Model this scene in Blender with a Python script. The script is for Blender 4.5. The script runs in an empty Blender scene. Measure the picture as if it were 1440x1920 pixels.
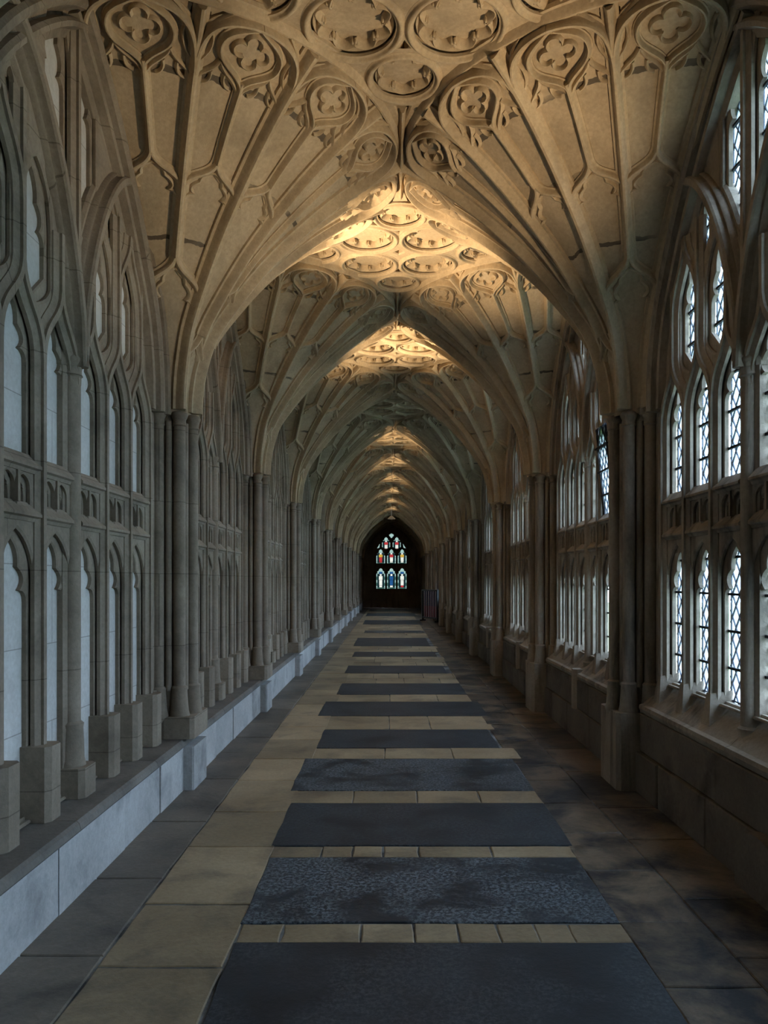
import bpy, bmesh, math, random
from math import pi, sin, cos, sqrt, radians as R
from mathutils import Vector, Matrix
random.seed(7)
S = bpy.context.scene
COL = S.collection

# ------------------------------------------------------------------ camera, sky, exposure
CAM = (-0.09, 0.0, 1.60)
cd = bpy.data.cameras.new('camera'); co = bpy.data.objects.new('camera', cd); COL.objects.link(co)
cd.sensor_fit = 'HORIZONTAL'; cd.sensor_width = 36.0; cd.lens = 36.0 * 1448 / 1440
cd.shift_y = (1088 - 960) / 1440; cd.shift_x = -(731 - 720) / 1440
cd.clip_start = 0.05; cd.clip_end = 300
co.location = CAM; co.rotation_euler = (pi / 2, 0, 0)
S.camera = co

W = bpy.data.worlds.new('overcast_sky'); S.world = W; W.use_nodes = True
bg = W.node_tree.nodes['Background']
bg.inputs['Color'].default_value = (0.56, 0.755, 1.0, 1)
bg.inputs['Strength'].default_value = 18.0

S.view_settings.view_transform = 'Standard'; S.view_settings.look = 'None'
S.view_settings.gamma = 1.0; S.view_settings.use_curve_mapping = False
S.view_settings.exposure = 0.2
S.cycles.max_bounces = 6; S.cycles.diffuse_bounces = 3; S.cycles.glossy_bounces = 2; S.cycles.use_adaptive_sampling = True; S.cycles.adaptive_threshold = 0.03; S.cycles.transparent_max_bounces = 12
S.cycles.sample_clamp_indirect = 4.0
S.cycles.caustics_reflective = False; S.cycles.caustics_refractive = False

# daylight enters through the window openings: portals for the sky sampling, one per bay
L = 3.5                     # bay length
P0 = 6.1                    # the first pier in view
NEAR, LAST = -2, 10         # pier numbers
def pier_y(k): return P0 + L * k
Y_END, Y_BACK = 44.6, pier_y(NEAR)
for k in range(NEAR, 9):
    for z0, z1 in ((0.84, 1.85), (2.2, 4.75)):
        ld = bpy.data.lights.new('sky_portal', 'AREA'); ld.shape = 'RECTANGLE'
        ld.size = 2.7; ld.size_y = z1 - z0; ld.cycles.is_portal = True
        lo = bpy.data.objects.new('sky_portal', ld); COL.objects.link(lo)
        lo.location = (1.995, pier_y(k) + L / 2, (z0 + z1) / 2)
        lo.rotation_euler = (pi / 2, 0, pi / 2)       # shines towards -x

# ------------------------------------------------------------------ materials
def nodes(name):
    m = bpy.data.materials.new(name); m.use_nodes = True
    nt = m.node_tree; b = nt.nodes['Principled BSDF']
    return m, nt, b
def N(nt, t, **kw):
    n = nt.nodes.new(t)
    for k, v in kw.items():
        if hasattr(n, k) and not k[0].isupper(): setattr(n, k, v)
        else: n.inputs[k.replace('_', ' ')].default_value = v
    return n
def ramp(nt, fac, stops):
    r = nt.nodes.new('ShaderNodeValToRGB'); e = r.color_ramp.elements
    while len(e) < len(stops): e.new(0.5)
    for i, (p, c) in enumerate(stops):
        e[i].position = p; e[i].color = (c[0], c[1], c[2], 1) if not isinstance(c, (int, float)) else (c, c, c, 1)
    nt.links.new(fac, r.inputs['Fac']); return r.outputs['Color']
def mix(nt, fac, a, b, mode='MIX'):
    n = nt.nodes.new('ShaderNodeMix'); n.data_type = 'RGBA'; n.blend_type = mode
    for s, v in ((0, fac), (6, a), (7, b)):
        if isinstance(v, (int, float)): n.inputs[s].default_value = v
        elif isinstance(v, tuple): n.inputs[s].default_value = (*v[:3], 1)
        else: nt.links.new(v, n.inputs[s])
    return n.outputs[2]
def world_pos(nt, scale=(1, 1, 1)):
    g = nt.nodes.new('ShaderNodeNewGeometry'); mp = nt.nodes.new('ShaderNodeMapping')
    mp.inputs['Scale'].default_value = scale
    nt.links.new(g.outputs['Position'], mp.inputs['Vector']); return mp.outputs['Vector']
def noise(nt, vec, scale, detail=4, rough=0.6, dist=0.0):
    n = nt.nodes.new('ShaderNodeTexNoise'); n.inputs['Scale'].default_value = scale
    n.inputs['Detail'].default_value = detail; n.inputs['Roughness'].default_value = rough; n.inputs['Distortion'].default_value = dist
    nt.links.new(vec, n.inputs['Vector']); return n.outputs['Fac']
def math_(nt, op, a, b=None, c=None):
    n = nt.nodes.new('ShaderNodeMath'); n.operation = op
    for i, v in enumerate((a, b, c)):
        if v is None: continue
        if isinstance(v, (int, float)): n.inputs[i].default_value = v
        else: nt.links.new(v, n.inputs[i])
    return n.outputs[0]
def bump(nt, b, h, strength=0.3, dist=0.01):
    n = nt.nodes.new('ShaderNodeBump'); n.inputs['Strength'].default_value = strength; n.inputs['Distance'].default_value = dist
    nt.links.new(h, n.inputs['Height']); nt.links.new(n.outputs['Normal'], b.inputs['Normal'])

def stone(name, lo, hi, stain, stain_amt, streak=False, joints=None, rings=None, rough=0.88, vary=0.0):
    m, nt, b = nodes(name)
    p = world_pos(nt)
    big = noise(nt, p, 1.3, 5, 0.6); fine = noise(nt, p, 38, 5, 0.7)
    c = ramp(nt, big, [(0.3, lo), (0.7, hi)])
    c = mix(nt, 0.35, c, ramp(nt, fine, [(0.25, 0.25), (0.75, 0.75)]), 'OVERLAY')
    # soot and damp stains with shapes of their own
    sv = world_pos(nt, (2.2, 2.2, 0.35)) if streak else p
    st = noise(nt, sv, 2.1, 6, 0.65, 0.4)
    sf = math_(nt, 'MULTIPLY', ramp(nt, st, [(0.5, 0.0), (0.72, 1.0)] if stain_amt < 0.9 else [(0.42, 0.0), (0.60, 1.0)]), stain_amt)
    c = mix(nt, sf, c, stain)
    if rings:                  # dark open joints between the courses of the cone
        tc = nt.nodes.new('ShaderNodeTexCoord'); sx = nt.nodes.new('ShaderNodeSeparateXYZ')
        nt.links.new(tc.outputs['Object'], sx.inputs[0])
        r = math_(nt, 'SQRT', math_(nt, 'ADD', math_(nt, 'MULTIPLY', sx.outputs[0], sx.outputs[0]), math_(nt, 'MULTIPLY', sx.outputs[1], sx.outputs[1])))
        wob = math_(nt, 'MULTIPLY', math_(nt, 'SUBTRACT', noise(nt, p, 7, 3), 0.5), 0.05)
        r = math_(nt, 'ADD', r, wob); tot = None
        for rr, ww in rings:
            d = math_(nt, 'ABSOLUTE', math_(nt, 'SUBTRACT', r, rr))
            l = math_(nt, 'LESS_THAN', d, ww); tot = l if tot is None else math_(nt, 'MAXIMUM', tot, l)
        tot = math_(nt, 'MULTIPLY', tot, ramp(nt, noise(nt, p, 2.0, 2), [(0.40, 0.0), (0.52, 0.85)]))
        c = mix(nt, tot, c, (0.06, 0.05, 0.04))
    if joints:                 # flush ashlar joints, courses in z
        br = nt.nodes.new('ShaderNodeTexBrick')
        g = nt.nodes.new('ShaderNodeNewGeometry'); sp = nt.nodes.new('ShaderNodeSeparateXYZ'); cb = nt.nodes.new('ShaderNodeCombineXYZ')
        nt.links.new(g.outputs['Position'], sp.inputs[0]); nt.links.new(sp.outputs[1], cb.inputs[0]); nt.links.new(sp.outputs[2], cb.inputs[1])
        nt.links.new(cb.outputs[0], br.inputs['Vector'])
        br.inputs['Scale'].default_value = 1.0; br.inputs['Brick Width'].default_value = joints[0]; br.inputs['Row Height'].default_value = joints[1]
        br.inputs['Mortar Size'].default_value = 0.003; br.inputs['Color1'].default_value = (0.92, 0.92, 0.92, 1); br.inputs['Color2'].default_value = (1, 1, 1, 1)
        br.inputs['Mortar'].default_value = (0.45, 0.43, 0.4, 1)
        c = mix(nt, 0.75, c, br.outputs['Color'], 'MULTIPLY')
    if vary:                   # every stone has its own tone
        oi = nt.nodes.new('ShaderNodeObjectInfo')
        c = mix(nt, 1.0, c, ramp(nt, oi.outputs['Random'], [(0.0, 1 - vary), (1.0, 1.0)]), 'MULTIPLY')
    nt.links.new(c, b.inputs['Base Color']); b.inputs['Roughness'].default_value = rough
    b.inputs['Specular IOR Level'].default_value = 0.25
    bump(nt, b, math_(nt, 'ADD', fine, math_(nt, 'MULTIPLY', noise(nt, p, 9, 4), 1.5)), 0.35, 0.008)
    return m

M = {}
M['vault'] = stone('vault_limestone', (0.38, 0.29, 0.185), (0.58, 0.455, 0.30), (0.16, 0.12, 0.08), 0.45)
M['web'] = stone('web_limestone', (0.35, 0.27, 0.175), (0.56, 0.44, 0.295), (0.15, 0.115, 0.075), 0.45,
                 rings=[(1.46, 0.016), (1.03, 0.014), (0.68, 0.009)])
M['wall'] = stone('wall_limestone', (0.205, 0.16, 0.115), (0.345, 0.28, 0.205), (0.085, 0.068, 0.05), 0.65, joints=(0.9, 0.55))  # darkened to carry the shade on mullion faces turned from the windows
M['panelstone_lit'] = stone('panel_limestone_lit', (0.54, 0.51, 0.46), (0.68, 0.65, 0.59), (0.33, 0.30, 0.26), 0.3, joints=(0.7, 0.42), vary=0.15)  # pale tone stands in for window light falling on the panels
M['right'] = stone('weathered_limestone', (0.25, 0.20, 0.15), (0.42, 0.35, 0.27), (0.05, 0.042, 0.035), 0.8, streak=True)
M['dado'] = stone('dark_limestone', (0.11, 0.092, 0.072), (0.22, 0.18, 0.14), (0.03, 0.027, 0.024), 0.85, vary=0.35)  # darkest of the wall stones, blotched, each block toned apart
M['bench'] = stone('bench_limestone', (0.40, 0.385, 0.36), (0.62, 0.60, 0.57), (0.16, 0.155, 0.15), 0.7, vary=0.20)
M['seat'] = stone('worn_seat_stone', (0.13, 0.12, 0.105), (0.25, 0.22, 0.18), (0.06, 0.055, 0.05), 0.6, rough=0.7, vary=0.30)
M['flag'] = stone('york_flagstone', (0.30, 0.215, 0.125), (0.48, 0.365, 0.225), (0.075, 0.068, 0.062), 0.7, rough=0.45, vary=0.40)
M['edgeflag'] = stone('dark_flagstone', (0.12, 0.105, 0.09), (0.25, 0.21, 0.16), (0.035, 0.035, 0.037), 0.75, rough=0.5, vary=0.35)
M['sideflag'] = stone('stained_flagstone', (0.17, 0.125, 0.085), (0.34, 0.255, 0.165), (0.022, 0.024, 0.03), 0.95, rough=0.45, vary=0.50)
M['mortar'] = stone('mortar_bed', (0.14, 0.14, 0.135), (0.30, 0.29, 0.27), (0.02, 0.02, 0.02), 0.9)

def slate(name, worn):
    m, nt, b = nodes(name); p = world_pos(nt)
    c = ramp(nt, noise(nt, p, 2.5, 5), [(0.3, (0.010, 0.0145, 0.019)), (0.75, (0.028, 0.037, 0.045))])
    w = math_(nt, 'MULTIPLY', ramp(nt, noise(nt, p, 48, 8, 0.8, 0.3), [(0.46, 0.0), (0.57, 1.0)]), ramp(nt, noise(nt, p, 2.3, 4, 0.6, 0.5), [(0.40, 0.0), (0.55, 1.0)]))
    c = mix(nt, math_(nt, 'MULTIPLY', w, worn), c, (0.17, 0.20, 0.22))
    nt.links.new(c, b.inputs['Base Color']); b.inputs['Roughness'].default_value = 0.5
    b.inputs['Specular IOR Level'].default_value = 0.4
    bump(nt, b, noise(nt, p, 30, 6, 0.7), 0.4, 0.006); return m
M['slate'] = slate('ledger_slate', 0.25); M['slate_worn'] = slate('worn_ledger_slate', 0.9)

def plain(name, col, rough=0.5, metal=0.0):
    m, nt, b = nodes(name); p = world_pos(nt)
    c = ramp(nt, noise(nt, p, 25, 3), [(0.2, tuple(x * 0.8 for x in col)), (0.8, tuple(min(1, x * 1.2) for x in col))])
    nt.links.new(c, b.inputs['Base Color']); b.inputs['Roughness'].default_value = rough; b.inputs['Metallic'].default_value = metal
    return m
M['lead'] = plain('lead_came', (0.03, 0.035, 0.05), 0.5, 0.6)
M['iron'] = plain('saddle_iron', (0.02, 0.02, 0.024), 0.6, 0.5)
M['black'] = plain('black_paint', (0.015, 0.015, 0.018), 0.4)
M['whitepaint'] = plain('white_enamel', (0.75, 0.74, 0.7), 0.4)
M['crimson'] = plain('plum_fabric', (0.22, 0.05, 0.09), 0.8)
M['navy'] = plain('navy_fabric', (0.07, 0.065, 0.14), 0.8)
M['paleedge'] = plain('pale_wood_bar', (0.5, 0.46, 0.48), 0.5)
M['grass'] = plain('lawn_grass', (0.09, 0.16, 0.05), 0.9)

def glass(name, col, clear=0.8):
    m = bpy.data.materials.new(name); m.use_nodes = True; nt = m.node_tree
    for n in list(nt.nodes): nt.nodes.remove(n)
    o = nt.nodes.new('ShaderNodeOutputMaterial'); t = nt.nodes.new('ShaderNodeBsdfTransparent'); d = nt.nodes.new('ShaderNodeBsdfTranslucent')
    x = nt.nodes.new('ShaderNodeMixShader'); x.inputs[0].default_value = 1 - clear
    c = ramp(nt, noise(nt, world_pos(nt), 6, 3), [(0.2, tuple(v * 0.8 for v in col)), (0.8, col)])
    nt.links.new(c, t.inputs[0]); nt.links.new(c, d.inputs[0])
    nt.links.new(t.outputs[0], x.inputs[1]); nt.links.new(d.outputs[0], x.inputs[2]); nt.links.new(x.outputs[0], o.inputs[0])
    return m
M['glass'] = glass('old_leaded_glass', (0.92, 0.95, 0.98))
for nm, col in (('pale', (0.205, 0.219, 0.184)), ('green', (0.077, 0.11, 0.088)), ('blue', (0.045, 0.088, 0.129)), ('red', (0.245, 0.062, 0.057)),
                ('dark', (0.032, 0.048, 0.047)), ('gold', (0.27, 0.187, 0.066)), ('white', (0.308, 0.27, 0.224))):
    M['glass_' + nm] = glass('stained_%s_glass' % nm, col, 0.97)

# ------------------------------------------------------------------ object helpers
def empty(name, parent=None, loc=(0, 0, 0), rz=0.0, scale=(1, 1, 1)):
    o = bpy.data.objects.new(name, None); COL.objects.link(o); o.empty_display_size = 0.1
    o.location = loc; o.rotation_euler = (0, 0, rz); o.scale = scale
    if parent: o.parent = parent
    return o
def put(name, me, parent=None, loc=(0, 0, 0), rz=0.0, scale=(1, 1, 1)):
    o = bpy.data.objects.new(name, me); COL.objects.link(o); o.location = loc; o.rotation_euler = (0, 0, rz); o.scale = scale
    if parent: o.parent = parent
    return o
def tag(o, label, cat, kind=None, group=None):
    o['label'] = label; o['category'] = cat
    if kind: o['kind'] = kind
    if group: o['group'] = group
    return o

class MB:
    def __init__(s): s.v = []; s.f = []
    def add(s, vs, fs):
        n = len(s.v); s.v += [tuple(v) for v in vs]; s.f += [tuple(i + n for i in f) for f in fs]; return s
    def box(s, x0, x1, y0, y1, z0, z1, ch=0.0):
        if ch <= 0:
            vs = [(x, y, z) for z in (z0, z1) for x, y in ((x0, y0), (x1, y0), (x1, y1), (x0, y1))]
            return s.add(vs, [(3, 2, 1, 0), (4, 5, 6, 7), (0, 1, 5, 4), (1, 2, 6, 5), (2, 3, 7, 6), (3, 0, 4, 7)])
        vs = [(x, y, z) for z in (z0, z1 - ch) for x, y in ((x0, y0), (x1, y0), (x1, y1), (x0, y1))]
        vs += [(x, y, z1) for x, y in ((x0 + ch, y0 + ch), (x1 - ch, y0 + ch), (x1 - ch, y1 - ch), (x0 + ch, y1 - ch))]
        fs = [(3, 2, 1, 0), (8, 9, 10, 11)]
        for a in (0, 4): fs += [(a + i, a + (i + 1) % 4, a + 4 + (i + 1) % 4, a + 4 + i) for i in range(4)]
        return s.add(vs, fs)
    def prism(s, pts, z0, z1, cap=True):      # pts (x,y) counter-clockwise
        n = len(pts); vs = [(x, y, z0) for x, y in pts] + [(x, y, z1) for x, y in pts]
        fs = [(i, (i + 1) % n, n + (i + 1) % n, n + i) for i in range(n)]
        if cap: fs += [tuple(range(n, 2 * n)), tuple(reversed(range(n)))]
        return s.add(vs, fs)
    def prism_y(s, pts, y0, y1):              # pts (x,z), swept along y
        n = len(pts); vs = [(x, y0, z) for x, z in pts] + [(x, y1, z) for x, z in pts]
        fs = [((i + 1) % n, i, n + i, n + (i + 1) % n) for i in range(n)] + [tuple(range(n)), tuple(reversed(range(n, 2 * n)))]
        return s.add(vs, fs)
    def lathe(s, prof, cx=0, cy=0, seg=14):   # prof (radius,z)
        vs = []; fs = []
        for r, z in prof:
            vs += [(cx + r * cos(2 * pi * i / seg), cy + r * sin(2 * pi * i / seg), z) for i in range(seg)]
        for j in range(len(prof) - 1):
            fs += [(j * seg + i, j * seg + (i + 1) % seg, (j + 1) * seg + (i + 1) % seg, (j + 1) * seg + i) for i in range(seg)]
        return s.add(vs, fs)
    def sweep(s, pts, nrm, prof, closed=False, cap=True):
        """pts 3D path, nrm surface normals, prof (across, out of the surface)"""
        n = len(pts); k = len(prof); vs = []; fs = []
        for i in range(n):
            a = pts[(i - 1) % n] if (closed or i > 0) else pts[i]; b = pts[(i + 1) % n] if (closed or i < n - 1) else pts[i]
            t = (Vector(b) - Vector(a))
            if t.length < 1e-9: t = Vector((0, 0, 1))
            t.normalize(); nn = Vector(nrm[i]); nn = (nn - t * nn.dot(t)).normalized(); bi = t.cross(nn)
            vs += [Vector(pts[i]) + bi * u + nn * h for u, h in prof]
        m = n if closed else n - 1
        for i in range(m):
            j = (i + 1) % n
            fs += [(i * k + q, i * k + q + 1, j * k + q + 1, j * k + q) for q in range(k - 1)]
        if cap and not closed:
            fs += [tuple(range(k - 1, -1, -1)), tuple((n - 1) * k + q for q in range(k))]
        return s.add(vs, fs)
    def mesh(s, name, mat, smooth=None):
        me = bpy.data.meshes.new(name); me.from_pydata(s.v, [], s.f); me.materials.append(mat)
        bm = bmesh.new(); bm.from_mesh(me); bmesh.ops.recalc_face_normals(bm, faces=bm.faces); bm.to_mesh(me); bm.free()
        if smooth:
            me.polygons.foreach_set('use_smooth', [True] * len(me.polygons)); me.set_sharp_from_angle(angle=R(smooth))
        me.update(); return me

def bez(p0, p1, p2, p3, n=10):
    out = []
    for i in range(n + 1):
        t = i / n; a = (1 - t) ** 3; b = 3 * t * (1 - t) ** 2; c = 3 * t * t * (1 - t); d = t ** 3
        out.append(tuple(a * p0[j] + b * p1[j] + c * p2[j] + d * p3[j] for j in range(len(p0))))
    return out
def quad(p0, p1, p2, n=6):
    return [tuple((1 - t) ** 2 * p0[j] + 2 * t * (1 - t) * p1[j] + t * t * p2[j] for j in range(len(p0))) for t in [i / n for i in range(n + 1)]]
def join(*segs):
    out = []
    for s in segs:
        for p in s:
            if not out or sum((a - b) ** 2 for a, b in zip(out[-1], p)) > 1e-10: out.append(p)
    return out

def plate(name, outlines, depth, bevel, mat, axis='X', smooth=None, res=1):
    """flat stone plate with openings: first outline is the rim, the others are holes; 2D curve filled and extruded"""
    cu = bpy.data.curves.new(name, 'CURVE'); cu.dimensions = '2D'; cu.fill_mode = 'BOTH'
    cu.extrude = max(depth / 2 - bevel, 0.0005); cu.bevel_depth = bevel; cu.bevel_resolution = res - 1; cu.offset = -bevel if bevel else 0
    for pts in outlines:
        sp = cu.splines.new('POLY'); sp.points.add(len(pts) - 1); sp.use_cyclic_u = True
        for q, (x, y) in zip(sp.points, pts): q.co = (x, y, 0, 1)
    o = bpy.data.objects.new(name, cu); COL.objects.link(o)
    dg = bpy.context.evaluated_depsgraph_get(); me = bpy.data.meshes.new_from_object(o.evaluated_get(dg)); me.name = name
    bpy.data.objects.remove(o); bpy.data.curves.remove(cu)
    if axis == 'X':    # curve (u,v,w) -> (w, u, v): u along the wall, v up, w out of the wall
        me.transform(Matrix(((0, 0, 1, 0), (1, 0, 0, 0), (0, 1, 0, 0), (0, 0, 0, 1))))
    me.materials.clear(); me.materials.append(mat)
    if smooth: me.polygons.foreach_set('use_smooth', [True] * len(me.polygons)); me.set_sharp_from_angle(angle=R(smooth))
    return me

# ------------------------------------------------------------------ the vault curve: radius from the pier axis against height
XC, RIM, ZR = 1.86, 1.83, 4.97
R0 = 0.20
CURVE = [(R0, 2.88), (0.21, 3.08), (0.25, 3.30), (0.345, 3.56), (0.57, 3.88), (0.80, 4.15), (1.07, 4.405), (1.32, 4.61), (1.55, 4.77), (1.83, ZR - 0.055)]
def catmull(P, n=8):
    out = []
    for i in range(len(P) - 1):
        a = P[max(i - 1, 0)]; b = P[i]; c = P[i + 1]; d = P[min(i + 2, len(P) - 1)]
        for j in range(n):
            t = j / n
            out.append(tuple(0.5 * (2 * b[k] + (c[k] - a[k]) * t + (2 * a[k] - 5 * b[k] + 4 * c[k] - d[k]) * t * t + (3 * b[k] - a[k] - 3 * c[k] + d[k]) * t ** 3) for k in (0, 1)))
    return out + [P[-1]]
PC = catmull(CURVE)
LEN = [0.0]
for i in range(1, len(PC)): LEN.append(LEN[-1] + math.dist(PC[i], PC[i - 1]))
LT = LEN[-1]
def interp(x, xs, ys):
    if x <= xs[0]: return ys[0]
    for i in range(1, len(xs)):
        if x <= xs[i]:
            f = (x - xs[i - 1]) / max(xs[i] - xs[i - 1], 1e-9); return ys[i - 1] + f * (ys[i] - ys[i - 1])
    return ys[-1]
RS = [p[0] for p in PC]; ZS = [p[1] for p in PC]
def r_of_l(l): return interp(l, LEN, RS)
def z_of_l(l): return interp(l, LEN, ZS)
def l_of_r(r): return interp(r, RS, LEN)
def z_of_r(r): return interp(r, RS, ZS)
def fanp(phi, l):              # phi degrees (0 = towards the ridge), l metres along the curve -> point, normal
    r = r_of_l(l); z = z_of_l(l); e = 0.02
    dr = r_of_l(l + e) - r_of_l(l - e); dz = z_of_l(l + e) - z_of_l(l - e); d = sqrt(dr * dr + dz * dz) or 1
    c, s_ = cos(R(phi)), sin(R(phi))
    return (r * c, r * s_, z), (dz / d * c, dz / d * s_, -dr / d)
def roll(w, h):
    return [(-w, -0.012), (-w, 0.22 * h), (-0.68 * w, 0.28 * h), (-0.5 * w, 0.5 * h), (-0.38 * w, 0.82 * h), (-0.15 * w, h), (0.15 * w, h), (0.38 * w, 0.82 * h), (0.5 * w, 0.5 * h), (0.68 * w, 0.28 * h), (w, 0.22 * h), (w, -0.012)]
def thin(w, h): return [(-w, -0.008), (-0.55 * w, 0.7 * h), (0, h), (0.55 * w, 0.7 * h), (w, -0.008)]
def fan_path(mb, path, prof):
    q = [fanp(p, l) for p, l in path]; mb.sweep([a for a, b in q], [b for a, b in q], prof)
def line(a, b, n): return [tuple(a[k] + (b[k] - a[k]) * i / n for k in (0, 1)) for i in range(n + 1)]

l_ = l_of_r
def rib_mesh(name, r0, r1, w, h, n=26):
    mb = MB(); fan_path(mb, line((0, l_(r0)), (0, l_(r1)), n), roll(w, h)); return mb.mesh(name, M['vault'], 40)
rib_full = rib_mesh('rib_main', 0.201, 1.82, 0.062, 0.088, 40)
rib_45 = rib_mesh('rib_second', 0.315, 1.82, 0.05, 0.08, 34)
rib_22 = rib_mesh('rib_third', 0.61, 1.82, 0.05, 0.078, 28)
rib_mid = rib_mesh('rib_slender', 1.08, 1.5, 0.034, 0.058, 14)

def web_mesh():
    # the pockets between the head arches and the rim are pierced through
    mb = MB(); nl, npz = 56, 12; vs = []; fs = []
    arch = bez((11.25, l_(1.5)), (11.03, l_(1.70)), (9.0, l_(1.80)), (0, l_(1.815)), 40)
    for i in range(nl + 1):
        for j in range(npz + 1): vs.append(fanp(-11.25 + 22.5 * j / npz, LT * i / nl)[0])
    for i in range(nl):
        for j in range(npz):
            ph = abs(-11.25 + 22.5 * (j + 0.5) / npz); lm = LT * (i + 0.5) / nl
            la = min(arch, key=lambda q: abs(q[0] - ph))[1]
            if lm > la + 0.035 and r_of_l(lm) < 1.80 and 2.0 < ph < 10.5: continue
            a = i * (npz + 1) + j; fs.append((a, a + 1, a + npz + 2, a + npz + 1))
    me = mb.add(vs, fs).mesh('web_panel', M['web']); me.polygons.foreach_set('use_smooth', [True] * len(me.polygons)); return me
web = web_mesh()

def xl(x, l): return (math.degrees(x / r_of_l(l)), l)
def cusps(mb, half, l0, l1, w, h):
    """trefoil foliation under a panel head between +-half degrees, springing at l0, apex at l1"""
    d = l1 - l0
    for sg in (-1, 1):
        fan_path(mb, [(sg * a * half, l0 + b * d) for a, b in join(
            quad((0.86, -0.25), (0.86, 0.0), (0.55, 0.02), 4), quad((0.55, 0.02), (0.86, 0.18), (0.40, 0.42), 6), quad((0.40, 0.42), (0.42, 0.66), (0.0, 0.78), 6))], thin(w, h))
def arch_mesh(name, half, r0, r1, w, h):
    mb = MB(); a, b = l_(r0), l_(r1); d = b - a
    for sg in (-1, 1):
        fan_path(mb, bez((sg * half, a), (sg * half * 0.92, a + 0.55 * d), (sg * half * 0.10, a + 0.45 * d), (0, b), 12), roll(w, h))
    cusps(mb, half, a - 0.08 * d, b - 0.12 * d, w * 0.5, h * 0.6)
    return mb.mesh(name, M['vault'], 40)
arch_0 = arch_mesh('panel_arch_low', 22.5, 0.235, 0.32, 0.032, 0.045)
arch_1b = arch_mesh('panel_arch_inner', 11.25, 0.47, 0.575, 0.03, 0.042)
rib_mid_long = rib_mesh('rib_slender_long', 0.57, 1.5, 0.03, 0.042, 22)
arch_1 = arch_mesh('panel_arch_middle', 22.5, 0.44, 0.615, 0.042, 0.05)
arch_2 = arch_mesh('panel_arch_high', 11.25, 0.92, 1.085, 0.036, 0.045)

def head_mesh():
    mb = MB(); l1, l2, l3 = l_(1.50), l_(1.66), l_(1.815)
    for sg in (-1, 1):
        h = 11.25 * sg
        fan_path(mb, bez((h, l_(1.5)), (h * 0.98, l_(1.70)), (h * 0.80, l_(1.80)), (0, l3), 14), roll(0.038, 0.082))
        # the stem opens into two ogee arms round the quatrefoil
        fan_path(mb, bez((0, l_(1.46)), (h * 0.05, l_(1.54)), (h * 0.62, l_(1.55)), (h * 0.58, l_(1.66)), 10) + bez((h * 0.58, l_(1.66)), (h * 0.55, l_(1.74)), (h * 0.2, l_(1.76)), (0, l_(1.80)), 8)[1:], roll(0.024, 0.055))
        # sub-light head and its cusps
        fan_path(mb, bez((h, l_(1.42)), (h * 0.95, l_(1.50)), (h * 0.62, l_(1.50)), (h * 0.52, l_(1.57)), 8), thin(0.018, 0.035))
        fan_path(mb, bez((0, l_(1.42)), (h * 0.1, l_(1.50)), (h * 0.42, l_(1.50)), (h * 0.52, l_(1.57)), 8), thin(0.018, 0.035))
        for a, b, c in (((0.82, 1.44), (0.62, 1.45), (0.66, 1.505)), ((0.22, 1.44), (0.42, 1.45), (0.38, 1.505))):
            fan_path(mb, [(h * x, l_(r)) for x, r in quad(a, b, c, 5)], thin(0.014, 0.028))
        # side dagger
        fan_path(mb, [(h * x, l_(r)) for x, r in quad((0.90, 1.55), (0.62, 1.63), (0.80, 1.715), 6)], thin(0.014, 0.03))
    # quatrefoil
    for k in range(4):
        a0 = k * 90 + 45; tips = []
        for i in range(9):
            a = R(a0 + 90 * i / 8); rad = 0.062 + 0.052 * sin(pi * i / 8) ** 0.7
            tips.append(xl(rad * cos(a), l2 + rad * sin(a) * 0.86))
        fan_path(mb, tips, thin(0.013, 0.034))
    return mb.mesh('tracery_head', M['vault'], 45)
head = head_mesh()
def rim_mesh():
    mb = MB(); pts = [(1.845 * cos(R(a)), 1.845 * sin(R(a)), ZR - 0.015) for a in range(-90, 91, 4)]
    return mb.sweep(pts, [(0, 0, -1)] * len(pts), roll(0.045, 0.075)).mesh('rim_moulding', M['vault'], 40)
rim = rim_mesh()
def spur_mesh():               # the small ribs that run on from the fan ribs to the rim, between the heads
    mb = MB(); 
    for sg in (-1, 1): fan_path(mb, bez((0, l_(1.60)), (sg * 0.6, l_(1.70)), (sg * 2.5, l_(1.76)), (sg * 5.5, l_(1.825)), 8), thin(0.016, 0.045))
    return mb.mesh('spur', M['vault'], 45)
spur = spur_mesh()

# ------------------------------------------------------------------ ceiling
ceiling = empty('ceiling'); tag(ceiling, 'honey coloured stone fan vault with ribs and carved roundels over the walk', 'ceiling', 'structure')
hole_me = MB().lathe([(0.0, 0.002), (0.012, 0.003), (0.017, 0.006), (0.020, 0.002), (0.021, -0.004)], seg=14).mesh('suspension_hole', M['black'], 40)
def build_fan(k, side):
    f = empty('fan', ceiling, (side * XC, pier_y(k), 0) if k != -1 else (side * XC, pier_y(k) - 0.14, 0.05), 0 if side < 0 else pi)
    for j in range(8):
        c = R(-78.75 + 22.5 * j); inner = j in (3, 4)
        put('web_panel', web, f, rz=c); put('tracery_head', head, f, rz=c)
        put('slender_rib', rib_mid_long if inner else rib_mid, f, rz=c); put('panel_arch', arch_1b if inner else arch_2, f, rz=c)
    for a in (-90, -45, 0, 45, 90): put('rib', rib_full, f, rz=R(a))
    for a in (-22.5, 22.5): put('rib', rib_45, f, rz=R(a)); put('panel_arch', arch_0, f, rz=R(a))
    for a in (-67.5, 67.5): put('rib', rib_22, f, rz=R(a)); put('panel_arch', arch_1, f, rz=R(a))
    for a in range(-3, 4): put('spur', spur, f, rz=R(22.5 * a))
    put('rim_moulding', rim, f)
    if k == 0:                 # an old suspension hole in the near panel
        q, nn = fanp(54.0 * side, l_(1.03)); h = put('suspension_hole', hole_me, f, q); h.rotation_mode = 'QUATERNION'; h.rotation_quaternion = Vector(nn).to_track_quat('Z', 'Y')
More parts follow.
